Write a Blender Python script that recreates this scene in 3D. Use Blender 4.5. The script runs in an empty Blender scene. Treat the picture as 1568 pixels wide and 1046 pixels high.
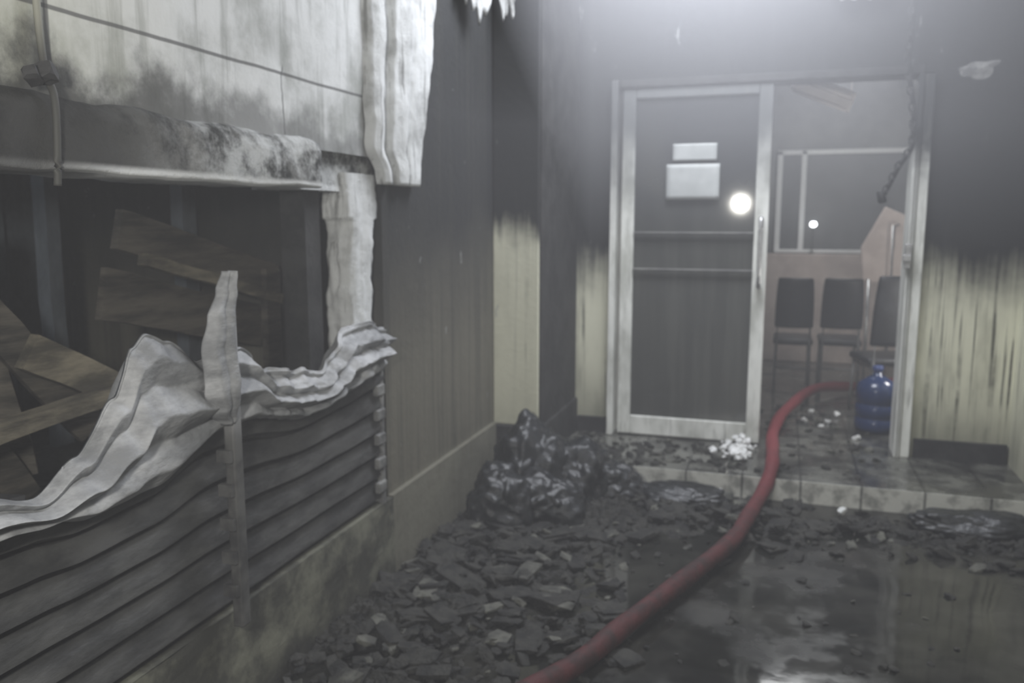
import bpy, bmesh, math, random
from mathutils import Vector, Matrix, noise, Euler
random.seed(7)
scene=bpy.context.scene
try: scene.view_settings.view_transform='Standard'
except Exception: pass

# ------------------------------------------------------------ helpers
def link(o,parent=None):
    scene.collection.objects.link(o)
    if parent is not None: o.parent=parent
    return o
def empty(name,loc=(0,0,0)):
    e=bpy.data.objects.new(name,None); e.location=loc; e.empty_display_size=.1
    scene.collection.objects.link(e); return e
def from_bm(name,bm,mat,parent=None,smooth=False,loc=(0,0,0),rot=(0,0,0)):
    bmesh.ops.recalc_face_normals(bm,faces=bm.faces[:])
    me=bpy.data.meshes.new(name); bm.to_mesh(me); bm.free()
    for p in me.polygons: p.use_smooth=smooth
    o=bpy.data.objects.new(name,me)
    mats=mat if isinstance(mat,(list,tuple)) else [mat]
    for m in mats: me.materials.append(m)
    o.location=loc; o.rotation_euler=rot
    return link(o,parent)
def box(bm,x0,x1,y0,y1,z0,z1,mi=0,M=None):
    vs=[Vector((x,y,z)) for x in (x0,x1) for y in (y0,y1) for z in (z0,z1)]
    if M is not None: vs=[M@v for v in vs]
    v=[bm.verts.new(p) for p in vs]
    for f in ((0,1,3,2),(4,6,7,5),(0,4,5,1),(2,3,7,6),(0,2,6,4),(1,5,7,3)):
        fc=bm.faces.new([v[i] for i in f]); fc.material_index=mi
    return v
def bevel(bm,w,seg=2):
    bmesh.ops.bevel(bm,geom=bm.edges[:],offset=w,segments=seg,affect='EDGES',profile=.5)
def grid(bm,nu,nv,fn,mi=0):
    V=[[bm.verts.new(fn(i/nu,j/nv)) for j in range(nv+1)] for i in range(nu+1)]
    for i in range(nu):
        for j in range(nv):
            f=bm.faces.new((V[i][j],V[i+1][j],V[i+1][j+1],V[i][j+1])); f.material_index=mi
    return V
def interp(pts,t):
    if t<=pts[0][0]: return pts[0][1]
    for a,b in zip(pts,pts[1:]):
        if t<=b[0]:
            k=(t-a[0])/(b[0]-a[0]); k=k*k*(3-2*k)
            return a[1]+(b[1]-a[1])*k
    return pts[-1][1]
def catmull(P,n=10):
    P=[Vector(p) for p in P]; Q=[P[0]*2-P[1]]+P+[P[-1]*2-P[-2]]; out=[]
    for i in range(1,len(Q)-2):
        a,b,c,d=Q[i-1:i+3]
        for k in range(n):
            t=k/n
            out.append(.5*((2*b)+(c-a)*t+(2*a-5*b+4*c-d)*t*t+(3*b-a-3*c+d)*t**3))
    out.append(P[-1]); return out
def tube(bm,pts,r,seg=12,mi=0,cap=True):
    pts=[Vector(p) for p in pts]; rings=[]; up=Vector((0,0,1))
    for i,p in enumerate(pts):
        t=(pts[min(i+1,len(pts)-1)]-pts[max(i-1,0)]).normalized()
        a=t.cross(up)
        if a.length<.05: a=t.cross(Vector((1,0,0)))
        a.normalize(); b=t.cross(a).normalized()
        rr=r(i/(len(pts)-1)) if callable(r) else r
        rings.append([bm.verts.new(p+(a*math.cos(2*math.pi*k/seg)+b*math.sin(2*math.pi*k/seg))*rr) for k in range(seg)])
    for A,B in zip(rings,rings[1:]):
        for k in range(seg):
            f=bm.faces.new((A[k],A[(k+1)%seg],B[(k+1)%seg],B[k])); f.material_index=mi
    if cap:
        bm.faces.new(rings[0]).material_index=mi; bm.faces.new(rings[-1][::-1]).material_index=mi
def lathe(bm,prof,seg=28,c=(0,0,0),mi=0):
    R=[[bm.verts.new((c[0]+r*math.cos(2*math.pi*k/seg),c[1]+r*math.sin(2*math.pi*k/seg),c[2]+z)) for k in range(seg)] for r,z in prof]
    for A,B in zip(R,R[1:]):
        for k in range(seg):
            f=bm.faces.new((A[k],A[(k+1)%seg],B[(k+1)%seg],B[k])); f.material_index=mi
    bm.faces.new(R[0][::-1]).material_index=mi; bm.faces.new(R[-1]).material_index=mi
def nz(x,y,z,s=1.0): return noise.noise(Vector((x*s,y*s,z*s)))
def fbm(x,y,z,s=1.0,o=4): return noise.fractal(Vector((x*s,y*s,z*s)),1.0,2.0,o)
ICO={}
for sub_ in (1,2):
    b_=bmesh.new(); bmesh.ops.create_icosphere(b_,subdivisions=sub_,radius=1.0); b_.verts.index_update()
    ICO[sub_]=([v.co.copy() for v in b_.verts],[[v.index for v in f.verts] for f in b_.faces]); b_.free()
def chunk(bm,loc,sx,sy,sz,sub=1,mi=0,rough=.35,tilt=.5):
    off=random.random()*100; R=Euler((random.uniform(-tilt,tilt),random.uniform(-tilt,tilt),random.uniform(0,6.3))).to_matrix(); L=Vector(loc)
    vs,fs=ICO[sub]; nv=[]
    for co in vs:
        p=co*(1+rough*2*noise.noise(co*1.3+Vector((off,0,0))))
        p=Vector([math.copysign(min(abs(c),.72),c) for c in p])
        nv.append(bm.verts.new(R@Vector((p.x*sx,p.y*sy,p.z*sz))+L))
    for f in fs: bm.faces.new([nv[i] for i in f]).material_index=mi

# ------------------------------------------------------------ materials
class N:
    def __init__(s,name):
        s.m=bpy.data.materials.new(name); s.m.use_nodes=True; s.t=s.m.node_tree
        s.b=s.t.nodes['Principled BSDF']; s.pos=s.t.nodes.new('ShaderNodeNewGeometry').outputs['Position']
        sp=s.t.nodes.new('ShaderNodeSeparateXYZ'); s.l(s.pos,sp.inputs[0]); s.X,s.Y,s.Z=sp.outputs
    def l(s,a,b): s.t.links.new(a,b)
    def noise(s,scale,detail=6,rough=.6,st=(1,1,1)):
        mp=s.t.nodes.new('ShaderNodeMapping'); mp.inputs['Scale'].default_value=st; s.l(s.pos,mp.inputs[0])
        n=s.t.nodes.new('ShaderNodeTexNoise'); n.inputs['Scale'].default_value=scale; n.inputs['Detail'].default_value=detail; n.inputs['Roughness'].default_value=rough
        s.l(mp.outputs[0],n.inputs[0]); return n.outputs['Fac']
    def math(s,op,a,b=None,clamp=False):
        n=s.t.nodes.new('ShaderNodeMath'); n.operation=op; n.use_clamp=clamp
        for i,q in enumerate((a,b)):
            if q is None: continue
            if isinstance(q,(int,float)): n.inputs[i].default_value=q
            else: s.l(q,n.inputs[i])
        return n.outputs[0]
    def rng(s,v,a,b,c=0.,d=1.):
        n=s.t.nodes.new('ShaderNodeMapRange'); n.interpolation_type='SMOOTHSTEP'
        s.l(v,n.inputs[0])
        for i,q in enumerate((a,b,c,d)): n.inputs[i+1].default_value=q
        return n.outputs[0]
    def mix(s,f,a,b):
        n=s.t.nodes.new('ShaderNodeMix'); n.data_type='RGBA'
        if isinstance(f,(int,float)): n.inputs[0].default_value=f
        else: s.l(f,n.inputs[0])
        for i,q in ((6,a),(7,b)):
            if isinstance(q,tuple): n.inputs[i].default_value=(*q[:3],1)
            else: s.l(q,n.inputs[i])
        return n.outputs[2]
    def color(s,c):
        if isinstance(c,tuple): s.b.inputs['Base Color'].default_value=(*c,1)
        else: s.l(c,s.b.inputs['Base Color'])
    def bump(s,h,st=.3,d=.02):
        n=s.t.nodes.new('ShaderNodeBump'); n.inputs['Strength'].default_value=st; n.inputs['Distance'].default_value=d
        s.l(h,n.inputs['Height']); s.l(n.outputs[0],s.b.inputs['Normal'])

def mottled(name,c1,c2,scale=6,rough=.8,bump=.3,st=(1,1,1),metal=0,lo=.35,hi=.65):
    n=N(name); f=n.noise(scale,8,.65,st); n.color(n.mix(n.rng(f,lo,hi),c1,c2))
    n.bump(n.noise(scale*3,6,.6,st),bump); n.b.inputs['Roughness'].default_value=rough; n.b.inputs['Metallic'].default_value=metal
    return n.m

SOOT=(.009,.010,.011)
def soot_wall(name,z0,z1,cream=(.70,.695,.55),soot=SOOT,grime=.35,sc=30):
    n=N(name)
    drip=n.noise(1,4,.6,(sc,sc,.9)); big=n.noise(1.7,5,.6)
    zz=n.math('ADD',n.Z,n.math('MULTIPLY',n.math('SUBTRACT',big,.5),.55))
    zz=n.math('ADD',zz,n.math('MULTIPLY',n.math('SUBTRACT',drip,.5),.28))
    f=n.rng(zz,z0,z1)
    dirt=n.math('MULTIPLY',n.rng(n.noise(1,3,.5,(sc*1.7,sc*1.7,.8)),.57,.65),n.rng(n.noise(3,4,.6),.38,.62,.12,1))
    dirt2=n.rng(n.noise(1,5,.6,(7,7,1.8)),.42,.68)
    c=n.mix(n.math('MULTIPLY',dirt,min(1,grime*2.3)),cream,(.07,.07,.05))
    c=n.mix(n.math('MULTIPLY',dirt2,grime*1.2),c,(.20,.20,.15))
    base=n.rng(n.Z,.12,.65,1,0); c=n.mix(n.math('MULTIPLY',base,grime*1.5),c,(.1,.1,.07))
    c=n.mix(f,c,soot)
    fl=n.rng(n.noise(1,5,.65,(16,16,4.5)),.66,.72)
    c=n.mix(n.math('MULTIPLY',fl,.6),c,(.32,.33,.32))
    gr=n.rng(n.noise(1,5,.6,(20,20,.5)),.55,.75); c=n.mix(n.math('MULTIPLY',gr,.35),c,(.05,.05,.05))
    n.color(c); n.bump(n.noise(30,5,.6),.2,.01); n.b.inputs['Roughness'].default_value=.8
    return n.m
m_back=soot_wall('sooty_cream_paint',.90,1.36,grime=.42)
m_pillar=soot_wall('sooty_pillar_paint',1.32,1.58,grime=.13,sc=18)
m_right=soot_wall('sooty_right_paint',.9,1.4)

n=N('scorched_plaster')
big=n.noise(2.2,5,.6); zz=n.math('ADD',n.Z,n.math('MULTIPLY',n.math('SUBTRACT',big,.5),.5))
c=n.mix(n.rng(zz,.7,1.6),(.130,.122,.094),(.007,.008,.009))
st=n.rng(n.noise(1,4,.6,(22,22,.6)),.45,.7); c=n.mix(n.math('MULTIPLY',st,.5),c,(.022,.022,.019))
low=n.rng(n.Z,.33,.38,1,0); c=n.mix(n.math('MULTIPLY',low,n.rng(n.noise(7,6,.6),.35,.65,.3,.9)),c,(.17,.165,.13))
fl=n.rng(n.noise(14,4,.6,(1,1,.6)),.70,.73); c=n.mix(n.math('MULTIPLY',fl,.6),c,(.30,.31,.30))
n.color(c); n.bump(n.noise(22,6,.65),.35,.012); n.b.inputs['Roughness'].default_value=.75; m_leftfar=n.m

n=N('stained_kerb_paint')
c=n.mix(n.rng(n.noise(5,7,.65),.4,.62),(.055,.055,.045),(.17,.17,.13))
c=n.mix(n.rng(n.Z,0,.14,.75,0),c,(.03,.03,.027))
n.color(c); n.bump(n.noise(20,6,.6),.3,.015); n.b.inputs['Roughness'].default_value=.6; m_kerb=n.m

def line(n,ax,p,w,wob=.01,wscale=3):
    a=n.math('ADD',ax,n.math('MULTIPLY',n.math('SUBTRACT',n.noise(wscale,3),.5),wob))
    d=n.math('ABSOLUTE',n.math('SUBTRACT',a,p)); return n.rng(d,w*.4,w,1,0)
n=N('smoke_stained_concrete_panel')
f=n.noise(2.6,8,.62); c=n.mix(n.rng(f,.36,.60),(.34,.35,.33),(.66,.67,.66))
st=n.rng(n.noise(1,5,.6,(11,11,1.0)),.45,.7); c=n.mix(n.math('MULTIPLY',st,.5),c,(.74,.75,.74))
st=n.rng(n.noise(1,5,.6,(17,17,1.4)),.50,.68); c=n.mix(n.math('MULTIPLY',st,.5),c,(.20,.21,.19))
c=n.mix(n.rng(n.Y,1.1,2.0,.6,0),c,(.32,.32,.22))
zz=n.math('ADD',n.Z,n.math('MULTIPLY',n.math('SUBTRACT',n.noise(5,7,.65),.5),.40))
sootlow=n.math('MULTIPLY',n.rng(zz,1.77,1.90,1,0),n.rng(n.Y,1.0,2.8,1,.55)); c=n.mix(sootlow,c,(.035,.035,.033))
for ln in (line(n,n.Z,1.955,.007),line(n,n.Y,1.47,.010),line(n,n.Z,2.62,.008)):
    c=n.mix(n.math('MULTIPLY',ln,.8),c,(.06,.06,.06))
ln=n.math('MULTIPLY',line(n,n.Y,2.37,.006,.12,4),n.rng(n.Z,1.99,1.97)); c=n.mix(n.math('MULTIPLY',ln,.7),c,(.1,.1,.1))
n.color(c); n.bump(n.noise(18,7,.65),.3,.012); n.b.inputs['Roughness'].default_value=.9; m_upper=n.m

n=N('charred_beam_concrete')
c=n.mix(n.rng(n.noise(5,8,.68),.4,.6),(.030,.031,.030),(.20,.20,.19))
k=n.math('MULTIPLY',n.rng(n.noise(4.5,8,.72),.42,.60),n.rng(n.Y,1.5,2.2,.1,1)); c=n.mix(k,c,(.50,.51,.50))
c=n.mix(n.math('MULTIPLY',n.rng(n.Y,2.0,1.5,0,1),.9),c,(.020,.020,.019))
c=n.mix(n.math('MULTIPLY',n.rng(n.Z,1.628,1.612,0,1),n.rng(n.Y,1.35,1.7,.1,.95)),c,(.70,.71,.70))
n.color(c); n.bump(n.noise(16,8,.7),.6,.02); n.b.inputs['Roughness'].default_value=.9; n.b.inputs['Specular IOR Level'].default_value=.2; m_beam=n.m

n=N('cracked_white_plaster')
c=n.mix(n.rng(n.noise(4,7,.6),.30,.52),(.32,.325,.315),(.62,.63,.62))
c=n.mix(n.math('MULTIPLY',n.rng(n.noise(1,4,.6,(30,30,1.6)),.56,.68),.75),c,(.17,.17,.16))
n.color(c); n.bump(n.noise(20,8,.7),.5,.02); n.b.inputs['Roughness'].default_value=.85; m_plaster=n.m

n=N('wet_sooty_floor')
c=n.mix(n.rng(n.noise(3,7,.65),.4,.65),(.008,.008,.007),(.032,.031,.027))
n.color(c); r=n.rng(n.noise(2.2,5,.6),.46,.68,.06,.45); n.l(r,n.b.inputs['Roughness'])
n.bump(n.noise(7,4,.5),.05,.01); n.b.inputs['Specular IOR Level'].default_value=.5; m_floor=n.m
n=N('wet_tile_slab')
c=n.mix(n.rng(n.noise(4,7,.65),.4,.62),(.03,.03,.028),(.13,.13,.115))
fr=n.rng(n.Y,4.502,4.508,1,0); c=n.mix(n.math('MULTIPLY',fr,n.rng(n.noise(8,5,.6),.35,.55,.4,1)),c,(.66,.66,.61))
jl=line(n,n.math('FRACT',n.math('DIVIDE',n.X,.3)),.5,.03,.0); c=n.mix(n.math('MULTIPLY',jl,.7),c,(.01,.01,.01))
n.color(c); n.l(n.rng(n.noise(3,5,.6),.45,.65,.10,.5),n.b.inputs['Roughness']); n.bump(n.noise(14,5,.6),.12,.01); m_slab=n.m

m_rub=mottled('burnt_rubble',(.005,.005,.005),(.034,.033,.028),14,.75,.7)
m_rub2=mottled('pale_rubble',(.03,.03,.027),(.12,.12,.10),12,.75,.5)
m_white=mottled('white_plaster_rubble',(.6,.61,.6),(.88,.88,.88),8,.7,.4)
m_bag=mottled('charred_plastic',(.006,.007,.008),(.020,.022,.025),6,.34,.5)
m_shut=mottled('sooty_shutter_steel',(.028,.028,.028),(.072,.072,.069),5,.6,.25,(1,1,3),.2)
m_fold=mottled('scorched_bare_shutter_steel',(.20,.205,.21),(.42,.425,.43),5,.65,.4,(1,1,2),.1)
n=N('burnt_conduit'); c=n.mix(n.rng(n.Z,1.82,1.95),(.04,.04,.035),(.24,.24,.20)); n.color(c); n.b.inputs['Roughness'].default_value=.7; m_pipe=n.m
n=N('burnt_post_paint'); c=n.mix(n.rng(n.noise(10,5),.35,.6),(.04,.04,.04),(.10,.10,.095)); c=n.mix(n.rng(n.Z,.86,1.02,0,1),c,(.42,.42,.42)); n.color(c); n.b.inputs['Roughness'].default_value=.6; m_post2=n.m
def frame_mat(name,z0,z1,top=(.07,.075,.08),amt=1.0):
    n=N(name); c=n.mix(n.rng(n.noise(7,6,.6,(1,1,.4)),.3,.6),(.50,.51,.47),(.84,.85,.81))
    zz=n.math('ADD',n.Z,n.math('MULTIPLY',n.math('SUBTRACT',n.noise(5,4),.5),.5))
    c=n.mix(n.math('MULTIPLY',n.rng(zz,z0,z1),amt),c,top)
    c=n.mix(n.math('MULTIPLY',n.rng(n.noise(1,5,.6,(30,30,3)),.55,.7),.5),c,(.15,.15,.13))
    n.color(c); n.b.inputs['Roughness'].default_value=.45; return n.m
m_leaf=frame_mat('stained_aluminium_leaf',1.4,2.15,(.06,.065,.07),.94)
m_frame=frame_mat('stained_aluminium_jamb',1.2,2.1,(.05,.053,.057),.95)
m_frame2=frame_mat('sooty_topped_aluminium',1.66,1.95,(.022,.024,.027))
n=N('dusty_door_glass'); f=n.noise(1,5,.6,(14,14,.8)); c=n.mix(n.rng(f,.4,.7),(.080,.082,.077),(.110,.112,.103)); c=n.mix(n.rng(n.Z,1.1,1.9),c,(.045,.047,.05)); n.color(c)
n.b.inputs['Roughness'].default_value=.06; n.b.inputs['Alpha'].default_value=.90; m_glass=n.m
m_paper=mottled('notice_paper',(.42,.44,.44),(.52,.54,.54),5,.8,.1)
m_steel=mottled('brushed_steel',(.45,.45,.45),(.6,.6,.6),20,.3,.1,(1,1,1),.7)
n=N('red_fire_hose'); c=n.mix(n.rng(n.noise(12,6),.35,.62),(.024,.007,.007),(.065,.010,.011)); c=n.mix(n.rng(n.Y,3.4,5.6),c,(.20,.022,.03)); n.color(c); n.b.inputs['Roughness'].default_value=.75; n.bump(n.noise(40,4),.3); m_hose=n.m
m_dark=mottled('charred_black',(.011,.011,.012),(.032,.032,.032),7,.75,.3)
m_ceil=mottled('sooted_ceiling',(.02,.021,.023),(.07,.072,.075),4,.85,.4)
m_inner=mottled('smoky_inner_wall',(.16,.165,.165),(.26,.265,.26),2.5,.8,.2)
m_beige=mottled('beige_panel',(.54,.45,.41),(.68,.58,.53),5,.6,.15)
m_chair=mottled('black_chair_vinyl',(.007,.008,.011),(.015,.017,.022),9,.4,.15)
m_wood=mottled('scorched_plank',(.022,.020,.017),(.11,.098,.078),5,.8,.5,(1,.4,3))
m_wood2=mottled('tan_plank',(.05,.045,.034),(.22,.195,.14),6,.8,.4,(1,.5,2))
m_blueg=mottled('sooty_bluish_panel',(.06,.072,.085),(.15,.17,.19),2.5,.7,.3,(1,1,.5))
n=N('blue_polycarbonate'); n.color((.02,.045,.14)); n.b.inputs['Roughness'].default_value=.2; n.b.inputs['Transmission Weight'].default_value=.3; m_blue=n.m
m_cap=mottled('jug_cap_plastic',(.03,.05,.16),(.04,.07,.2),9,.4,.1)
n=N('lamp_glow'); n.b.inputs['Emission Color'].default_value=(.9,.95,1,1); n.b.inputs['Emission Strength'].default_value=8; n.color((.8,.8,.8)); m_glow=n.m
m_fixt=mottled('fixture_enamel',(.80,.75,.73),(.92,.87,.85),6,.5,.1)

CZ=3.6
# ------------------------------------------------------------ room shell
bm=bmesh.new()
grid(bm,60,80,lambda a,b:Vector((-1.75+3.2*a,-1.5+6.1*b,.004*fbm(a*3,b*6,0,1.5))))
from_bm('floor',bm,m_floor,smooth=True)
bm=bmesh.new(); box(bm,-1.75,1.45,4.5,9.0,-.05,.12); from_bm('floor_threshold',bm,m_slab)
bm=bmesh.new(); box(bm,-1.75,1.45,1.9,5.45,CZ,CZ+.1); from_bm('ceiling',bm,m_ceil)
bm=bmesh.new()
box(bm,-1.75,-1.02,5.2,5.4,.12,CZ); box(bm,.76,1.45,5.2,5.4,.12,CZ); box(bm,-1.02,.76,5.2,5.4,2.30,CZ)
wb=from_bm('wall_back',bm,m_back)
bm=bmesh.new(); box(bm,1.27,1.45,.8,5.2,0,CZ); from_bm('wall_right',bm,m_right)
bm=bmesh.new(); box(bm,-1.53,-1.262,4.36,5.2,.34,CZ); bevel(bm,.008,2)
box(bm,-1.262,-1.252,4.372,5.2,.34,CZ,1)
from_bm('pillar',bm,[m_pillar,m_dark])
bm=bmesh.new(); box(bm,-1.535,-1.235,4.34,5.2,0,.34); bevel(bm,.008,2); from_bm('pillar_plinth',bm,m_dark)
bm=bmesh.new(); box(bm,.78,1.26,5.165,5.2,.12,.23); from_bm('baseboard_right',bm,m_dark)
bm=bmesh.new(); box(bm,-1.23,-1.04,5.165,5.2,.12,.22); from_bm('baseboard_left',bm,m_dark)

bm=bmesh.new()
box(bm,-3.3,-1.53,3.02,5.4,0,CZ)
box(bm,-1.53,-1.505,3.02,4.34,0,.35)
from_bm('wall_left',bm,m_leftfar)
bm=bmesh.new()
def fU(a,b):
    y=-1.5+4.55*a; z=1.735+1.87*b
    return Vector((-1.535+.006*fbm(y,z,0,3),y,z))
grid(bm,120,60,fU); box(bm,-1.75,-1.56,-1.5,3.02,1.77,CZ)
from_bm('wall_left_upper',bm,m_upper,smooth=True)
bm=bmesh.new()
prof=[(-1.54,1.765),(-1.52,1.757),(-1.50,1.742),(-1.488,1.72),(-1.485,1.66),(-1.482,1.625),(-1.484,1.606),(-1.50,1.60),(-1.72,1.60),(-1.72,1.7)]
def fB(a,b):
    y=-1.5+4.00*a; t=b*(len(prof)-1); i=min(int(t),len(prof)-2); k=t-i
    x=prof[i][0]*(1-k)+prof[i+1][0]*k; z=prof[i][1]*(1-k)+prof[i+1][1]*k
    d=fbm(x,y,z,6); d2=fbm(x+9,y,z,2.6)
    return Vector((x+.010*d,y,z+.006*d+(.022*d2 if i<3 else 0)))
V=grid(bm,240,36,fB); bm.faces.new(V[-1])
from_bm('beam_lintel',bm,m_beam,smooth=True)
bm=bmesh.new(); box(bm,-1.75,-1.57,2.48,3.02,1.60,1.76); box(bm,-1.72,-1.62,2.60,2.70,.9,1.60,1); from_bm('lintel_return',bm,[m_beam,m_dark])
edge=[(1.60,3.30),(1.65,3.32),(1.8,3.36),(1.975,3.42),(2.2,3.48),(2.47,3.53),(2.8,3.60),(3.6,3.65)]
ledge=[(1.60,3.00),(1.68,2.98),(1.78,2.90),(3.6,2.90)]
bm=bmesh.new()
def fP(a,b):
    z=1.635+1.965*b; y1=interp(edge,z)+.012*fbm(0,z,0,6); y0=interp(ledge,z)+.012*fbm(3,z,0,8)
    y=y0+(y1-y0)*a
    prof=[(0,-.0),(.03,.035),(.12,.045),(.2,.04),(.24,.015),(.30,.015),(.34,.05),(.55,.06),(.62,.04),(.68,.05),(.95,.05),(1,.0)]
    return Vector((-1.535+interp(prof,a)+.008*fbm(y,z,5,7),y,z))
V=grid(bm,60,150,fP)
lo=[V[i][0] for i in range(61)]
lb=[bm.verts.new((-1.56,v.co.y,v.co.z)) for v in lo]
for i in range(60): bm.faces.new((lo[i],lo[i+1],lb[i+1],lb[i]))
from_bm('trim_plaster_pilaster',bm,m_plaster,smooth=True)
bm=bmesh.new()
def fJ(a,b):
    z=.95+.72*b; th=a*2*math.pi
    w=.100+.02*fbm(1,z,2,6)+(.03 if z>1.5 else 0)-.02*(1-b); cx=-1.60; cy=2.885+.012*math.sin(z*9)
    x=math.cos(th); y=math.sin(th); m=max(abs(x),abs(y)); x/=m**.8; y/=m**.8
    d=1+.2*fbm(x,y,z*3,1.6)
    return Vector((cx+.055*x*d,cy+w*y*d,z))
grid(bm,48,90,fJ); from_bm('broken_door_jamb',bm,m_plaster,smooth=True)
bm=bmesh.new()
grid(bm,120,14,lambda a,b:Vector((-1.50-.004*b+.006*fbm(a*9,b,0,2),-1.5+4.52*a,.345*b)))
grid(bm,120,3,lambda a,b:Vector((-1.504-.24*b,-1.5+4.52*a,.345)))
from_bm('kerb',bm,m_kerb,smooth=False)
bm=bmesh.new(); box(bm,-3.3,-3.2,-1.5,3.02,0,2.0); box(bm,-3.2,-1.75,-1.5,-1.4,0,2.0)
for i,y in enumerate((.2,.9,1.55,2.1,2.62)): box(bm,-3.2,-3.12,y,y+.06,0,2.0)
from_bm('wall_shop_back',bm,m_blueg)
bm=bmesh.new(); box(bm,-3.3,-1.74,-1.5,3.02,-.05,.0); from_bm('floor_shop',bm,m_dark)
bm=bmesh.new(); box(bm,-3.3,-1.75,-1.5,3.02,2.0,2.1); from_bm('ceiling_shop',bm,m_dark)

# ------------------------------------------------------------ planks in shop
def plank(p0,p1,w,t,mat,name='wood_plank',roll=0):
    p0=Vector(p0); p1=Vector(p1); d=p1-p0; L=d.length
    q=d.to_track_quat('Y','Z').to_matrix().to_4x4()@Matrix.Rotation(roll,4,'Y')
    bm=bmesh.new()
    box(bm,-t/2,t/2,0,L,-w/2,w/2)
    bmesh.ops.subdivide_edges(bm,edges=[e for e in bm.edges if abs((e.verts[0].co-e.verts[1].co).y)>L*.5],cuts=14)
    for v in bm.verts:
        v.co.z+=.008*fbm(v.co.y+p0.x*7,v.co.z,p0.z,3); v.co.x+=.004*fbm(v.co.y,p0.y*3,v.co.z,4)
    M=Matrix.Translation(p0)@q; bm.transform(M)
    return from_bm(name,bm,mat)
plank((-2.02,2.14,1.47),(-1.98,2.93,1.25),.13,.03,m_wood)
plank((-1.98,2.2,1.37),(-1.94,2.9,1.18),.04,.04,m_wood2)
plank((-2.08,2.12,1.26),(-2.06,2.93,1.06),.17,.03,m_wood)
plank((-1.96,2.86,.75),(-1.96,2.88,1.30),.09,.03,m_wood)
plank((-2.15,1.50,1.55),(-2.02,1.98,.85),.10,.03,m_wood)
plank((-2.12,1.38,1.45),(-2.05,1.75,.7),.09,.03,m_wood)
plank((-2.18,1.70,1.50),(-2.1,1.78,.75),.10,.03,m_wood)
plank((-1.96,1.72,1.14),(-1.90,2.05,.94),.10,.04,m_wood2)
plank((-1.93,1.3,.92),(-1.88,2.02,.99),.05,.05,m_wood2)
plank((-2.3,1.3,1.50),(-2.3,1.9,1.40),.10,.03,m_wood)
plank((-2.6,2.40,.2),(-2.6,2.42,1.7),.06,.06,m_blueg,'metal_rack_upright')
plank((-2.4,2.9,.2),(-2.4,2.92,1.7),.08,.06,m_blueg,'metal_rack_upright')
bm=bmesh.new()
for i in range(160):
    y=random.uniform(1.0,2.85); x=random.uniform(-2.4,-1.8); h=.95-.25*abs(y-1.6)
    chunk(bm,(x,y,h*random.uniform(.2,1)*.85),random.uniform(.04,.12),random.uniform(.04,.12),random.uniform(.03,.08),1,random.choice((0,0,1)))
grid(bm,30,14,lambda a,b:Vector((-3.1+1.3*b,.2+2.75*a,.50+.15*math.sin(b*3)+.1*fbm(a*3,b*3,1,1.5))))
from_bm('charred_stock_heap',bm,[m_dark,m_wood])

# ------------------------------------------------------------ shutter
low=[(.2,.9),(1.0,.885),(1.24,.87),(1.36,.86),(1.5,.83),(1.72,.84),(1.97,.925),(2.1,.925),(2.43,.865),(2.7,.885),(2.91,.91),(3.02,.94)]
top=[(.2,.99),(1.0,.965),(1.2,.95),(1.34,.91),(1.46,.97),(1.59,1.08),(1.66,1.19),(1.71,1.22),(1.79,1.19),(1.90,1.12),(2.0,1.14),(2.09,1.13),(2.21,1.05),(2.36,1.01),(2.50,.985),(2.60,1.03),(2.71,1.12),(2.85,1.11),(3.02,1.075)]
shutter=empty('roller_shutter',(0,0,0))
bm=bmesh.new()
def slat(f):
    if f<.14: return -.018
    if f<.24: return -.018+.050*(f-.14)/.10
    return .032-.030*((f-.24)/.76)**1.3
NS=6
def fS(a,b):
    y=.2+2.76*a; t=b
    z=.352+t*.553+(interp(low,y+.06)-.905)*t**2.2
    f=(t*NS)%1.0
    x=-1.545+slat(f)+.004*fbm(y,t*3,0,1.7)+.025*math.sin(y*2.3+1)*t**2*.6
    return Vector((x,y,z))
grid(bm,150,NS*24,fS)
from_bm('slat_curtain',bm,m_shut,shutter,False)
bm=bmesh.new()
def tri(k):
    f=k%1.0; return (1-abs(2*f-1))**.8
def fF(a,b):
    y=.2+2.80*a; zl=interp(low,y)-.02; zt=interp(top,y)
    hgt=zt-zl
    right=min(1,max(0,(y-2.05)/.2))
    if b<.78:
        k=b/.78
        sh=.05*math.sin(y*4.1)+.09*fbm(y,0,0,.9)
        pl=tri(k*(2.7+.6*right)+sh*1.5+.2)
        amp=.048*math.sin(min(1,k*1.25+.15)*math.pi*.8)**.5 if k<.95 else .02
        z=zl+hgt*k
        x=-1.53+.06*math.sin(k*math.pi*.8+.25)+amp*pl
    else:
        k=(b-.78)/.22; z=zt-.14*k+.015*math.sin(k*3.14); x=-1.53+.06*math.sin(math.pi*.8+.25)+.02-.09*k
    cr=fbm(y*2,z*2,x*2,3.5,5); cr2=abs(noise.noise(Vector((y*9,z*11,right))))
    return Vector((x+(.005+.016*right)*cr+(.006+.03*right)*cr2,y-.085*min(1,y/2.6),z+(.003+.012*right)*cr))
grid(bm,420,90,fF)
from_bm('crumpled_fold',bm,m_fold,shutter,True)
bm=bmesh.new()
Ledge=[(0,1.985),(.12,1.93),(.26,1.895),(.50,1.885),(.72,1.915),(.88,1.96),(1,1.99)]
def fT(a,b):
    z=.93+.43*b; yl=interp(Ledge,b)-.105; yr=1.93-.012*b
    y=yl+(yr-yl)*a
    x=-1.43-.05*max(0,1-b/.3)**1.5+.035*math.sin(a*math.pi)+.008*fbm(y*3,z*3,0,3)+.016*tri(a*2+.3*b)-.02*b
    return Vector((x,y,z))
grid(bm,36,50,fT); o=from_bm('bent_flap',bm,m_fold,shutter,True)
sol=o.modifiers.new('s','SOLIDIFY'); sol.thickness=.006
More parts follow.
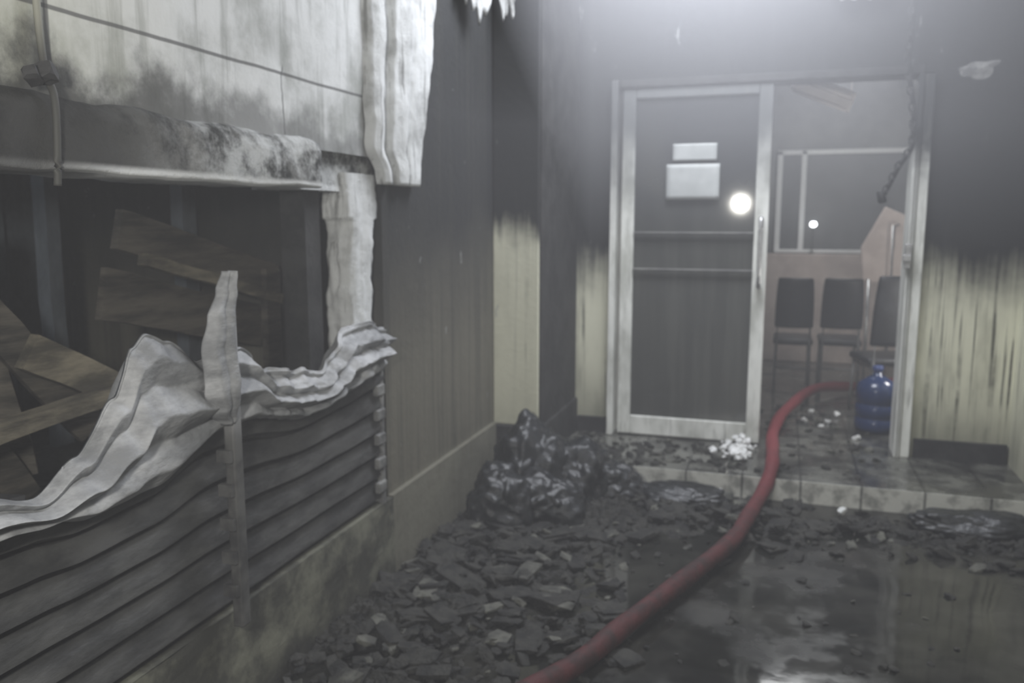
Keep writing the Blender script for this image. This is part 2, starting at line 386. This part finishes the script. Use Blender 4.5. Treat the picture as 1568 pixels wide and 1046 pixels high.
bm=bmesh.new(); box(bm,-1.475,-1.44,1.905,1.945,.32,1.29); bevel(bm,.006,2)
for k in range(5): box(bm,-1.49,-1.445,1.89,1.907,.42+.1*k,.455+.1*k)
from_bm('guide_post',bm,m_post2,shutter)
bm=bmesh.new(); box(bm,-1.53,-1.505,2.93,2.96,.33,1.04)
for k in range(6): box(bm,-1.52,-1.495,2.885,2.95,.40+.1*k,.445+.1*k)
bevel(bm,.006,2)
from_bm('guide_rail',bm,mottled('pale_guide_rail',(.10,.10,.10),(.24,.24,.23),10,.6,.3),shutter)

# ------------------------------------------------------------ conduit on facade
cd=empty('electrical_conduit')
bm=bmesh.new(); pts=catmull([(-1.525,1.435,CZ),(-1.525,1.435,2.2),(-1.52,1.435,1.85),(-1.48,1.42,1.75),(-1.475,1.41,1.62),(-1.48,1.41,1.57)],8); tube(bm,pts,.008,10); from_bm('pipe',bm,m_pipe,cd,True)
bm=bmesh.new(); chunk(bm,(-1.48,1.40,1.80),.03,.03,.025,2); chunk(bm,(-1.48,1.37,1.79),.02,.035,.018,2); from_bm('melted_junction_box',bm,m_dark,cd)

# ------------------------------------------------------------ door (aluminium, glazed)
d=empty('door_1')
def fr(name,bx,mat,w=.006):
    bm=bmesh.new()
    for b_ in bx: box(bm,*b_)
    bevel(bm,w,2); return from_bm(name,bm,mat,d)
fr('outer_jamb',[(-1.03,-.99,5.13,5.36,.12,2.33)],m_frame)
fr('header',[(-.985,.70,5.15,5.36,2.285,2.33)],m_dark)
fr('leaf_frame',[(-.965,-.885,5.17,5.22,.13,2.28),(-.165,-.085,5.17,5.22,.13,2.28),(-.885,-.165,5.17,5.22,.13,.25),(-.885,-.165,5.17,5.22,2.22,2.28)],m_leaf)
fr('push_bars',[(-.885,-.165,5.155,5.175,1.408,1.420),(-.885,-.165,5.155,5.175,1.180,1.196)],mottled('dull_bar',(.10,.10,.10),(.18,.18,.17),8,.5,.1))
bm=bmesh.new(); box(bm,-.89,-.16,5.19,5.2,.24,2.23); from_bm('glass_pane',bm,m_glass,d)
bm=bmesh.new(); tube(bm,catmull([(-.125,5.17,1.50),(-.125,5.11,1.485),(-.125,5.105,1.3),(-.125,5.11,1.115),(-.125,5.17,1.10)],8),.013,12); from_bm('pull_handle',bm,m_steel,d,True)
d2=empty('door_2')
bm=bmesh.new(); box(bm,.672,.70,5.14,5.36,.12,2.285); box(bm,.705,.757,5.155,5.2,.12,2.285); bevel(bm,.005,2); from_bm('jamb',bm,m_frame2,d2)
bm=bmesh.new(); box(bm,.655,.69,5.11,5.14,1.22,1.36); box(bm,.645,.69,5.10,5.12,1.26,1.30); bevel(bm,.005,2); from_bm('latch',bm,m_steel,d2)
def paper(x0,x1,z0,z1,tilt):
    bm=bmesh.new(); grid(bm,10,8,lambda a,b:Vector((x0+(x1-x0)*a+tilt*b,5.166-.006*math.sin(a*3.1)*b,z0+(z1-z0)*b)))
    o=from_bm('paper_notice',bm,m_paper,smooth=True); s=o.modifiers.new('s','SOLIDIFY'); s.thickness=.002
paper(-.655,-.395,1.845,1.945,0); paper(-.69,-.375,1.615,1.825,0)

# chain
bm=bmesh.new()
pts=catmull([(.60,5.06,3.58),(.60,5.06,2.6),(.60,5.08,2.32),(.635,5.07,2.1),(.64,5.06,1.9),(.58,5.05,1.78),(.515,5.05,1.63)],14)
acc=0; k=0
for i in range(1,len(pts)):
    acc+=(pts[i]-pts[i-1]).length
    if acc>.032:
        acc=0; t=(pts[i]-pts[i-1]).normalized(); k+=1
        side=Vector((0,1,0)) if k%2 else t.cross(Vector((0,1,0))).normalized()
        ring=[pts[i]+t*.026*math.cos(a)+side*.014*math.sin(a) for a in [2*math.pi*q/12 for q in range(13)]]
        tube(bm,ring,.0055,6,cap=False)
tube(bm,[p+Vector((.012,.005,0)) for p in pts],.009,6)
chunk(bm,(.51,5.05,1.62),.03,.02,.05,2)
from_bm('hanging_chain',bm,m_dark,smooth=True)
def flap(y,x,z,w,h,name='peeling_plaster',ang=0.0):
    bm=bmesh.new(); off=random.random()*50
    def f(a,b):
        ww=w*(1-.35*b+.25*nz(b*3,off,0)); 
        return Vector(((a-.5)*ww,-.05*math.sin(b*2.2)-.01*nz(a*3,b*3,off),-b*h*(1+.35*nz(a*4,off,1))))
    grid(bm,14,14,f); o=from_bm(name,bm,m_plaster,smooth=True,loc=(x,y,z),rot=(0,0,ang)); s=o.modifiers.new('s','SOLIDIFY'); s.thickness=.008
flap(3.93,-1.49,2.86,.28,.36,ang=1.35); flap(4.34,-1.42,2.86,.12,.30)
flap(5.16,.35,2.82,.4,.12)
def patch(cx,cz,w,h,off):
    bm=bmesh.new(); c=bm.verts.new((cx,5.188,cz)); R=[]
    for k in range(28):
        a=2*math.pi*k/28; r=1+.55*noise.noise(Vector((math.cos(a)*1.6+off,math.sin(a)*1.6,off)))
        R.append(bm.verts.new((cx+w*r*math.cos(a),5.197,cz+h*r*math.sin(a)+.3*h*math.cos(a))))
    for k in range(28): bm.faces.new((c,R[k],R[(k+1)%28]))
    from_bm('exposed_plaster_patch',bm,mottled('dull_exposed_plaster',(.10,.10,.10),(.30,.30,.29),14,.85,.4),wb)
patch(.97,2.30,.10,.045,3.0)

# ------------------------------------------------------------ inner room
bm=bmesh.new(); box(bm,-1.75,2.4,8.6,8.75,.12,2.9); from_bm('wall_inner_back',bm,m_inner)
bm=bmesh.new(); box(bm,2.3,2.4,5.4,8.6,.0,2.9); box(bm,1.45,2.4,5.3,5.4,0,2.9); from_bm('wall_inner_right',bm,m_inner)
bm=bmesh.new(); box(bm,-1.85,-1.75,5.4,8.75,.12,2.9); from_bm('wall_inner_left',bm,m_inner)
bm=bmesh.new(); box(bm,-1.75,2.4,5.4,8.75,2.80,2.9); from_bm('ceiling_inner',bm,m_ceil)
bm=bmesh.new(); box(bm,1.45,2.4,5.3,8.75,.0,.12); from_bm('floor_inner',bm,m_slab)
w=empty('window_1')
bm=bmesh.new()
for b_ in ((-.08,1.3,8.55,8.6,2.105,2.15),(-.08,-.03,8.55,8.6,1.19,2.145),(.14,.19,8.55,8.6,1.19,2.145),(-.08,1.3,8.54,8.6,1.17,1.205),(1.25,1.3,8.55,8.6,1.17,2.145)): box(bm,*b_)
bevel(bm,.005,1); from_bm('frame',bm,mottled('white_window_frame',(.85,.86,.85),(.92,.92,.92),5,.5,.1),w)
bm=bmesh.new(); box(bm,-.03,1.25,8.575,8.59,1.2,2.12); from_bm('pane',bm,mottled('smoky_pane',(.10,.105,.11),(.15,.155,.16),2,.3,.05),w)
bm=bmesh.new(); box(bm,-.3,1.35,8.42,8.52,.12,1.165); bevel(bm,.01,2); from_bm('counter_panel',bm,m_beige)
l=empty('work_lamp'); bm=bmesh.new(); lathe(bm,[(.01,0),(.027,.01),(.033,.025),(.027,.045),(.01,.055)],16,(.27,8.38,1.42)); from_bm('bulb',bm,m_glow,l,True)
bm=bmesh.new(); tube(bm,[(.27,8.47,1.165),(.27,8.47,1.40),(.27,8.39,1.42)],.006,8); lathe(bm,[(.03,0),(.03,.01),(.02,.02)],16,(.27,8.47,1.165)); from_bm('stand',bm,m_inner,l,True)
fx=empty('fluorescent_fixture')
M=Matrix.Translation((.22,6.45,2.385))@Euler((math.radians(-52),math.radians(24),math.radians(-8))).to_matrix().to_4x4()
bm=bmesh.new(); box(bm,-.22,.22,-.08,.08,0,.03,M=M); box(bm,-.22,.22,-.035,.035,-.02,0,M=M); bevel(bm,.006,2); from_bm('housing',bm,m_fixt,fx)
bm=bmesh.new()
for s_ in (-1,1): tube(bm,[M@Vector((-.20,s_*.055,-.016)),M@Vector((.20,s_*.055,-.016))],.012,10)
tube(bm,[M@Vector((-.2,0,.03)),(.0,6.45,2.8)],.004,6); tube(bm,[M@Vector((.2,0,.03)),(.42,6.45,2.8)],.004,6)
from_bm('tubes_and_wires',bm,m_fixt,fx,True)
bm=bmesh.new(); pts2=[(.63,1.26),(.80,1.60),(1.02,1.50),(1.05,.99),(.66,.96)]
A_=[bm.verts.new((x,7.55+.05*(z-1),z)) for x,z in pts2]; B_=[bm.verts.new((x,7.58+.05*(z-1),z)) for x,z in pts2]
bm.faces.new(A_); bm.faces.new(B_[::-1])
for i in range(5): bm.faces.new((A_[i],A_[(i+1)%5],B_[(i+1)%5],B_[i]))
bevel(bm,.008,2)
tb=empty('overturned_table'); from_bm('table_top',bm,m_beige,tb)
bm=bmesh.new(); tube(bm,[(.9,7.5,1.45),(.86,7.45,1.44),(.86,7.4,.6),(.86,7.4,.12)],.014,8); tube(bm,[(.70,7.5,1.0),(.70,7.45,.12)],.014,8); tube(bm,[(1.02,7.5,1.0),(1.02,7.45,.12)],.014,8); from_bm('legs',bm,m_steel,tb,True)
m_leg=mottled('chair_leg_steel',(.10,.10,.10),(.2,.2,.2),9,.4,.1)
def chair(x,y,wd=.30,back=1.04,rot=0):
    e=empty('waiting_chair',(x,y,.12)); e.rotation_euler=(0,0,rot)
    bm=bmesh.new()
    def f(a,b):
        xx=(a-.5)*wd*(1-.10*b**3); return Vector((xx,-.04*(1-(2*a-1)**2)-.05*b,.52+(back-.12-.52)*b))
    grid(bm,12,12,f); o=from_bm('backrest',bm,m_chair,e,True); s=o.modifiers.new('s','SOLIDIFY'); s.thickness=.03; o.modifiers.new('b','BEVEL').width=.01
    bm=bmesh.new(); box(bm,-wd/2,wd/2,0,.40,.38,.43); bevel(bm,.018,3); from_bm('seat',bm,m_chair,e,True)
    bm=bmesh.new()
    for sx in (-1,1):
        tube(bm,[(sx*wd*.44,-.06,0),(sx*wd*.42,0,.40),(sx*wd*.40,-.01,.62)],.011,8); tube(bm,[(sx*wd*.44,.40,0),(sx*wd*.42,.36,.39)],.011,8); tube(bm,[(sx*wd*.42,0,.36),(sx*wd*.42,.36,.36)],.009,8)
    tube(bm,[(-wd*.44,-.03,.2),(wd*.44,-.03,.2)],.009,8)
    from_bm('legs',bm,m_leg,e,True)
chair(.115,6.9); chair(.47,6.95,.32); chair(.78,6.1,.38,1.12,.25); chair(-.35,7.0)
j=empty('water_jug',(.63,5.78,.12)); j.scale=(.93,.93,.93)
prof=[(.10,0),(.128,.012),(.135,.04),(.135,.09),(.126,.10),(.126,.11),(.135,.12),(.135,.19),(.126,.20),(.126,.21),(.135,.22),(.135,.30),(.12,.345),(.06,.385),(.03,.40),(.028,.43)]
bm=bmesh.new(); lathe(bm,prof,32); from_bm('bottle',bm,m_blue,j,True)
bm=bmesh.new(); lathe(bm,[(.033,.43),(.035,.435),(.035,.46),(.03,.465)],20); from_bm('cap',bm,m_cap,j,True)

# ------------------------------------------------------------ hose
bm=bmesh.new()
hp=catmull([(.95,7.4,.16),(.62,7.05,.17),(.30,6.7,.20),(.08,6.0,.175),(.0,5.4,.165),(-.0,4.9,.165),(.0,4.58,.165),(-.03,4.42,.09),(-.10,4.0,.07),(-.16,3.70,.055),(-.30,3.28,.055),(-.47,2.80,.055),(-.59,2.45,.055),(-.85,1.95,.05),(-1.1,1.2,.05)],16)
tube(bm,hp,lambda t:.037+.002*math.sin(t*80),18); from_bm('fire_hose',bm,m_hose,smooth=True)

# ------------------------------------------------------------ rubble
def dens(x,y):
    a=max(0,1-(x+1.5)/1.15)*(1 if y>1.6 else .6)
    b=max(0,1-abs(y-4.15)/.40)*(.9 if x<0 else .45)
    return min(1,a+b)
bm=bmesh.new()
def fG(a,b):
    x=-1.5+2.75*a; y=1.5+2.98*b
    dn=dens(x,y)
    h=(.075*dn*(.6+1.3*fbm(x,y,0,3.2))+.045*dn*fbm(x,y,4,14)+.025*dn*fbm(x,y,4,40))-.020
    return Vector((x,y,max(-.02,h)))
grid(bm,280,300,fG)
cnt=0
while cnt<2000:
    x=random.uniform(-1.47,1.22); y=random.uniform(1.7,4.46)
    if random.random()>dens(x,y)**1.1+.03: continue
    cnt+=1; s_=random.choice((.008,.010,.012,.015,.02,.028,.04))*random.uniform(.7,1.2)
    h=.055*dens(x,y)
    chunk(bm,(x,y,h*random.uniform(.3,1.1)+s_*.1),s_*random.uniform(.8,2.2),s_*random.uniform(.8,1.5),s_*random.uniform(.25,.6),1,1 if random.random()<.12 else 0)
cnt=0
while cnt<110:
    x=random.uniform(-1.4,.3); y=random.uniform(2.0,4.3)
    if random.random()>dens(x,y)+.02: continue
    cnt+=1; s_=random.uniform(.05,.10)
    chunk(bm,(x,y,.05*dens(x,y)+.008),s_*random.uniform(.8,1.5),s_*random.uniform(.6,1.),.014,2,1 if random.random()<.15 else 0,.5,.22)
from_bm('rubble_debris',bm,[m_rub,m_rub2])
bm=bmesh.new()
for i in range(190):
    x=random.uniform(-1.2,-.15) if random.random()<.65 else random.uniform(-.1,.62); y=random.uniform(4.52,5.1) if x<-.1 else random.uniform(4.6,6.4)
    s_=random.uniform(.010,.035); chunk(bm,(x,y,.12+s_*.2),s_*1.4,s_,s_*.5,1,1 if random.random()<.25 else 0)
from_bm('slab_debris',bm,[m_rub,m_rub2])
bm=bmesh.new()
for i in range(70):
    a=random.gauss(0,.06); b=random.gauss(0,.13); s_=random.uniform(.010,.028)
    chunk(bm,(-.20+a,4.9+b,.125+s_*.4+max(0,.05-abs(a)*.4)),s_*1.3,s_,s_*.7,1)
for p_ in ((-.27,4.36,.07),(.30,5.75,.13),(.42,6.1,.14),(.2,5.9,.13),(.35,4.35,.03),(.5,5.5,.13),(.25,6.2,.13),(.35,5.9,.13)): chunk(bm,p_,.03,.026,.018,2)
from_bm('white_plaster_rubble_pile',bm,m_white)
def bag(x,y,z,sx,sy,sz,off):
    bm=bmesh.new(); bmesh.ops.create_icosphere(bm,subdivisions=5,radius=1)
    for v in bm.verts:
        p=v.co.copy(); r=1+.3*noise.noise(p*1.4+Vector((off,0,0)))+.2*abs(noise.noise(p*3.5+Vector((0,off,0))))+.08*abs(noise.noise(p*8+Vector((0,off,3))))+.02*noise.noise(p*20)
        v.co=Vector((p.x*sx*r,p.y*sy*r,max(-.55,p.z)*sz*r))
    from_bm('charred_bag',bm,m_bag,smooth=True,loc=(x,y,z))
bag(-1.22,4.05,.16,.20,.22,.27,1); bag(-1.02,4.15,.13,.21,.19,.20,5); bag(-1.27,3.75,.10,.17,.18,.18,9); bag(-.85,4.26,.08,.18,.15,.12,13); bag(-1.08,3.85,.08,.2,.17,.15,21)
bag(.95,4.30,.04,.24,.12,.07,33); bag(-.45,4.3,.04,.25,.14,.07,41)

# ------------------------------------------------------------ smoke (real volumes)
def smoke(name,bm,dens,col=(.93,.94,1)):
    m=bpy.data.materials.new(name); m.use_nodes=True; t=m.node_tree; t.nodes.clear()
    o=t.nodes.new('ShaderNodeOutputMaterial'); s=t.nodes.new('ShaderNodeVolumeScatter'); s.inputs['Color'].default_value=(*col,1); s.inputs['Density'].default_value=dens; s.inputs['Anisotropy'].default_value=.1
    t.links.new(s.outputs[0],o.inputs['Volume']); return from_bm(name,bm,m)
# smoke bank under the ceiling whose underside slopes down towards the doorway
bm=bmesh.new()
P=[(-1.15,2.8,2.60),(1.26,2.8,2.60),(1.26,5.12,1.25),(-1.15,5.12,1.35)]
B0=[bm.verts.new(p) for p in P]; T0=[bm.verts.new((p[0],p[1],3.55)) for p in P]
bm.faces.new(B0); bm.faces.new(T0[::-1])
for i in range(4): bm.faces.new((B0[i],B0[(i+1)%4],T0[(i+1)%4],T0[i]))
smoke('smoke_bank',bm,.26)
bm=bmesh.new(); box(bm,-1.5,1.26,.4,5.14,.02,2.0); smoke('smoke_haze_layer',bm,.032)
bm=bmesh.new(); box(bm,-1.7,2.28,5.42,8.40,.13,2.79); smoke('smoke_inner_room',bm,.075)

# ------------------------------------------------------------ lights
def light(name,typ,loc,e,col=(1,1,1),size=.1,rot=(0,0,0),**k):
    L=bpy.data.lights.new(name,typ); L.energy=e; L.color=col
    if typ=='AREA':
        L.shape='RECTANGLE'; L.size=size; L.size_y=k.get('sy',size)
    elif typ in('POINT','SPOT'): L.shadow_soft_size=size
    o=bpy.data.objects.new(name,L); o.location=loc; o.rotation_euler=rot; scene.collection.objects.link(o); return o
light('hand_torch','POINT',(-.50,-.05,1.68),118,(1,.975,.92),.08)
light('smoke_glow_fill','AREA',(-.35,4.05,3.5),150,(.88,.91,1),1.2,(0,0,0),sy=1.0)  # unseen light added overhead so the smoke glows at the top
o=light('facade_fill','AREA',(.9,1.2,3.2),11,(1,.99,.96),.5)  # added out-of-view fill, brightens the upper left wall
o.rotation_euler=(Vector((-1.53,2.3,2.1))-o.location).to_track_quat('-Z','Y').to_euler()
light('inner_room_fill','AREA',(.4,7.2,2.7),18,(.95,.97,1),.8)  # added soft fill that lifts the inner room
light('inner_side_fill','POINT',(1.15,5.8,1.0),20,(1,.97,.95),.08)  # added fill hidden behind the back wall, lights the fixture and furniture
light('shop_fill','POINT',(-2.75,1.0,1.75),4,(.75,.87,1),.15)  # added bluish fill for the dark shop interior, not an actual lamp
wd=bpy.data.worlds.new('dusk'); scene.world=wd; wd.use_nodes=True; wd.node_tree.nodes['Background'].inputs[0].default_value=(.60,.64,.72,1); wd.node_tree.nodes['Background'].inputs[1].default_value=.15

# ------------------------------------------------------------ camera
cam=bpy.data.cameras.new('camera'); cam.sensor_width=36; cam.lens=29.07; cam.clip_start=.05
co=bpy.data.objects.new('camera',cam); co.location=(0,0,1.5); co.rotation_euler=(math.radians(90-8.45),0,math.radians(18)); scene.collection.objects.link(co)
cam.dof.use_dof=True; cam.dof.focus_distance=1.4; cam.dof.aperture_fstop=3.8
scene.camera=co
